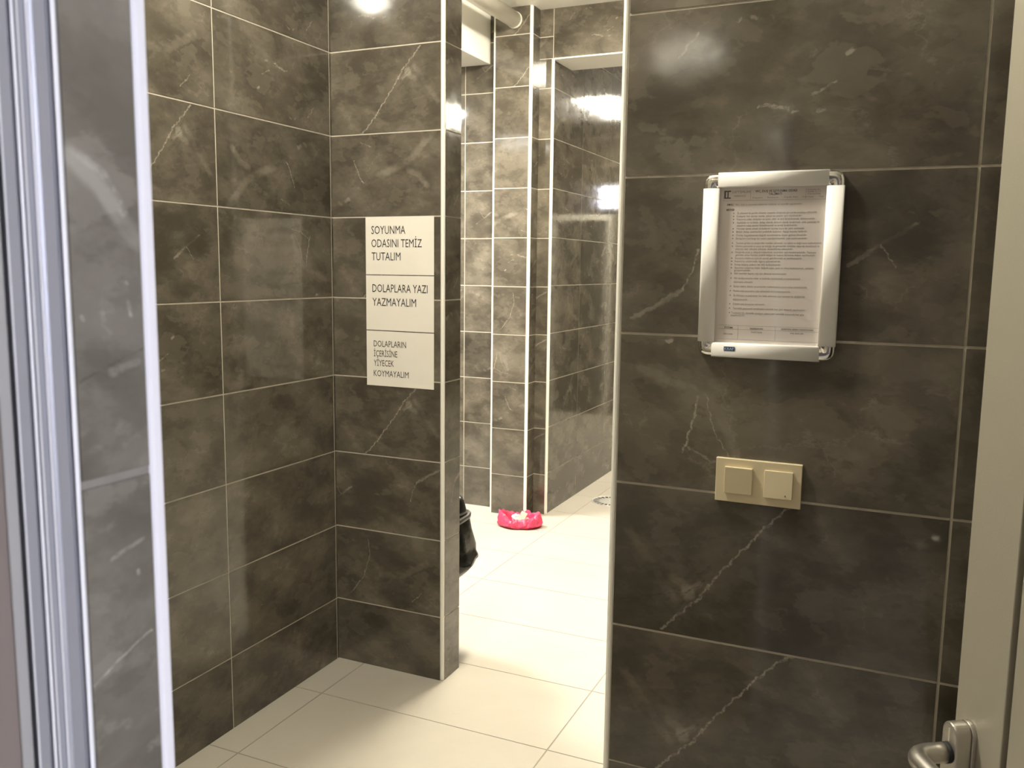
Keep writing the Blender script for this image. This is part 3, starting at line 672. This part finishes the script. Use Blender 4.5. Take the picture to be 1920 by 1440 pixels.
for k in range(n):
    a = 2*math.pi*k/n; w_ = 2*math.pi/n*.15
    q = [(R0-.010, a-w_), (R0-.050, a-w_*1.5), (R0-.050, a+w_*1.5), (R0-.010, a+w_)]
    v0 = [bm.verts.new((-1.765+r*math.cos(b), 5.60+r*math.sin(b), .0011)) for r, b in q]; v1 = [bm.verts.new((-1.765+r*math.cos(b), 5.60+r*math.sin(b), .0026)) for r, b in q]
    bm.faces.new(v1)
    for i in range(4): bm.faces.new((v0[i], v0[(i+1) % 4], v1[(i+1) % 4], v1[i]))
bmesh.ops.recalc_face_normals(bm, faces=bm.faces[:]); kid(mk('bars', bm, DRAINM), dr)
bm = bmesh.new(); rr_ = ringm(bm, [(R0-.050, .001), (R0-.051, .003), (R0-.06, .0036), (.03, .0044), (.002, .0045)]); bm.faces.new(rr_[-1])
kid(mk('cover', bm, DRAINM, smooth=True), dr)

# ------------------------------------------------------------------ pink bag with rubbish
def pink_mat():
    t = NT('pink_film'); b = t.b
    b.inputs['Base Color'].default_value = (.80, .07, .17, 1); b.inputs['Roughness'].default_value = .16; b.inputs['Specular IOR Level'].default_value = .8
    tl = t.new('ShaderNodeBsdfTranslucent'); tl.inputs[0].default_value = (.98, .16, .32, 1)
    mx = t.new('ShaderNodeMixShader'); mx.inputs[0].default_value = .22
    t.link(b.outputs[0], mx.inputs[1]); t.link(tl.outputs[0], mx.inputs[2]); t.link(mx.outputs[0], t.n['Material Output'].inputs[0])
    tc = t.new('ShaderNodeTexCoord'); nz = t.noise(tc.outputs['Object'], 28, 3, .6, 1.2)
    bp = t.new('ShaderNodeBump'); bp.inputs['Strength'].default_value = .9; bp.inputs['Distance'].default_value = .016
    t.link(nz.outputs[0], bp.inputs['Height']); t.link(bp.outputs[0], b.inputs['Normal'])
    return t.m
pcx, pcy = -2.100, 4.800
def bag_r(a):
    return .124*(1+.12*math.cos(2*a-.25)+.07*math.sin(3*a+1.1)+.025*math.sin(7*a)+.10*max(0, math.cos(a+1.2))**3)
bm = bmesh.new(); NA = 96
prof = [(.45, .003), (.8, .002), (.97, .007), (1.03, .020), (1.00, .036), (.94, .050), (.86, .060), (.79, .063), (.73, .058), (.70, .040), (.68, .022), (.60, .009), (.30, .006)]
rows = []
for i, (q, z) in enumerate(prof):
    row = []
    for k in range(NA):
        a = 2*math.pi*k/NA; r = bag_r(a)*q
        x, y = r*math.cos(a), r*math.sin(a)*.85
        hz = 1.06+.22*math.sin(a*2+.9)+.08*math.sin(5*a)+.04*math.sin(9*a+1)
        on = 1 <= i <= 9
        n_ = mnoise.noise(Vector((x*26, y*26, z*26+3)))*.016 if on else 0
        m_ = (abs(mnoise.noise(Vector((x*34+9, y*34, z*60))))+.5*abs(mnoise.noise(Vector((x*80, y*80+4, z*110)))))*.022-.006 if on else 0
        row.append(bm.verts.new((pcx+x*(1+n_*4+m_*6), pcy+y*(1+n_*4+m_*6), max(.002, z*(hz if 2 < i < 10 else 1)+(n_+m_ if i > 1 else 0)))))
    rows.append(row)
for a, b in zip(rows[:-1], rows[1:]):
    for k in range(NA): bm.faces.new((a[k], a[(k+1) % NA], b[(k+1) % NA], b[k]))
bm.faces.new(rows[0][::-1]); bm.faces.new(rows[-1])
pk = mk('plastic_bag', bm, pink_mat(), smooth=False)
for p in pk.data.polygons: p.use_smooth = (p.index % 4 != 0)
tag(pk, 'crumpled bright pink plastic bag on the floor by the tiled pier', 'bag')
# rubbish lying in the bag
bm = bmesh.new(); bmesh.ops.create_cube(bm, size=1); bmesh.ops.scale(bm, vec=(.040, .014, .066), verts=bm.verts[:])
bmesh.ops.rotate(bm, cent=(0, 0, 0), matrix=Matrix.Rotation(.35, 3, 'Y') @ Matrix.Rotation(-.25, 3, 'X'), verts=bm.verts[:]); offset_mesh(bm, (-2.078, 4.815, .050))
tag(mk('carton', bm, simple('carton_board', (.80, .60, .45), .7), bevel=.002), 'small beige carton poking out of the pink bag', 'carton')
bm = bmesh.new(); bmesh.ops.create_icosphere(bm, subdivisions=4, radius=.021)
for v in bm.verts: v.co += v.co.normalized()*mnoise.noise(v.co*75)*.010; v.co.x *= 1.3; v.co.z *= 1.2
offset_mesh(bm, (-2.122, 4.822, .038)); tag(mk('crumpled_paper', bm, simple('tissue', (.85, .82, .74), .8)), 'crumpled white paper in the left of the pink bag', 'paper')
bm = bmesh.new(); bmesh.ops.create_icosphere(bm, subdivisions=4, radius=.016)
for v in bm.verts: v.co += v.co.normalized()*mnoise.noise(v.co*90+Vector((5, 2, 1)))*.008; v.co.z *= 1.3
offset_mesh(bm, (-2.046, 4.810, .030)); tag(mk('crumpled_wrapper', bm, simple('wrapper', (.34, .30, .13), .5)), 'small olive wrapper in the right of the pink bag', 'wrapper')

# ------------------------------------------------------------------ black bag hanging behind the partition
bb = tag(empty('black_bag', (-1.75, 2.921, .62)), 'shiny black bag hanging just behind the notice partition', 'bag')
def lobe(bm, levels, cx, cy, n=48, seed=0.0, pleat=.04):
    rows = []
    for z, hx, hy, dx in levels:
        row = []
        for k in range(n):
            a = 2*math.pi*k/n; ca, sa = math.cos(a), math.sin(a)
            x = hx*math.copysign(abs(ca)**.75, ca); y = hy*math.copysign(abs(sa)**.75, sa)
            p = 1+pleat*math.sin(6*a+z*9+seed)+.5*pleat*mnoise.noise(Vector((ca*3, sa*3, z*18+seed)))*2
            row.append(bm.verts.new((cx+dx+x*p, cy+y*p, z+.006*math.sin(3*a+seed))))
        rows.append(row)
    for a, b in zip(rows[:-1], rows[1:]):
        for k in range(n): bm.faces.new((a[k], a[(k+1) % n], b[(k+1) % n], b[k]))
    bm.faces.new(rows[0][::-1]); bm.faces.new(rows[-1])
    bmesh.ops.recalc_face_normals(bm, faces=bm.faces[:])
BX, BY = -1.72, 3.06
bm = bmesh.new()
lobe(bm, [(.270, .05, .04, -.02), (.290, .080, .070, -.005), (.318, .125, .100, 0), (.362, .172, .112, 0), (.386, .192, .114, 0), (.398, .188, .112, 0), (.412, .176, .108, 0), (.440, .172, .106, 0), (.50, .159, .104, 0), (.548, .145, .100, 0), (.558, .141, .098, 0)], BX, BY)
kid(mk('body', bm, BLACKP, smooth=True), bb)
bm = bmesh.new(); lobe(bm, [(.552, .146, .101, 0), (.556, .153, .106, 0), (.570, .154, .107, 0), (.576, .148, .103, 0)], BX, BY, pleat=.012); kid(mk('piping_band', bm, BAND, smooth=True), bb)
bm = bmesh.new(); lobe(bm, [(.572, .144, .099, 0), (.588, .138, .095, 0), (.62, .130, .085, 0), (.645, .122, .065, 0), (.68, .09, .05, -.01), (.70, .05, .03, -.02)], BX, BY, seed=2, pleat=.02); kid(mk('top_flap', bm, BLACKP, smooth=True), bb)
bm = bmesh.new()
for s in (-.05, .03): tube(bm, [(BX-.03+s, BY, .69), (BX-.03+s*.7, 3.02, .78), (BX-.03, 2.955, .90)], .008, 10)
kid(mk('strap', bm, BLACKP), bb)
hk = tag(empty('wall_hook', (BX-.03, 2.921, .9)), 'small steel hook on the back of the notice partition holding the black bag', 'hook')
bm = bmesh.new(); tube(bm, [(BX-.03, 2.921, .905), (BX-.03, 2.95, .890), (BX-.03, 2.968, .893), (BX-.03, 2.972, .91)], .004, 10); kid(mk('prong', bm, STEEL), hk)
bm = bmesh.new(); box(bm, BX-.05, BX-.01, 2.9205, 2.925, .88, .93); kid(mk('base', bm, STEEL, bevel=.001), hk)

# ------------------------------------------------------------------ lamps
def panel(x, y, sx, sy, col, st, label, name='ceiling_light', z=CEIL, depth=.026):
    p = tag(empty(name, (x, y, z)), label, 'ceiling light')
    bm = bmesh.new(); box(bm, x-sx/2-.02, x+sx/2+.02, y-sy/2-.02, y+sy/2+.02, z-.022, z); kid(mk('housing', bm, PVC, bevel=.003), p)
    bm = bmesh.new(); box(bm, x-sx/2, x+sx/2, y-sy/2, y+sy/2, z-depth, z-.021); kid(mk('diffuser', bm, DIFF('lamp_diffuser', col, st)), p)
panel(-1.52, 3.68, .42, .42, WARM, L_MAIN, 'square ceiling light above the passage mirrored on the pier', depth=.085)
panel(-3.58, 4.00, .44, .60, NEUT, L_LOCKER, 'square ceiling light under the white beam in the locker room', z=2.83)
panel(-1.42, 8.20, .36, 1.00, WARM, L_REAR, 'long ceiling light mirrored as bright glare on the shower wall')
panel(1.30, 8.10, .50, 1.10, WARM, L_SHOWER, 'long ceiling light mirrored on the end of the notice partition')
gl_ = tag(empty('ceiling_light', (-1.24, 1.34, CEIL)), 'round globe ceiling light above the middle of the lobby', 'ceiling light')
bm = bmesh.new(); tube(bm, [(-1.24, 1.34, CEIL-.012), (-1.24, 1.34, CEIL)], .075, 40); kid(mk('base', bm, PVC, bevel=.003), gl_)
bm = bmesh.new(); bmesh.ops.create_uvsphere(bm, u_segments=32, v_segments=20, radius=.085); offset_mesh(bm, (-1.24, 1.34, CEIL-.090)); kid(mk('globe', bm, DIFF('globe_glass', WARM2, L_VEST), smooth=True), gl_)
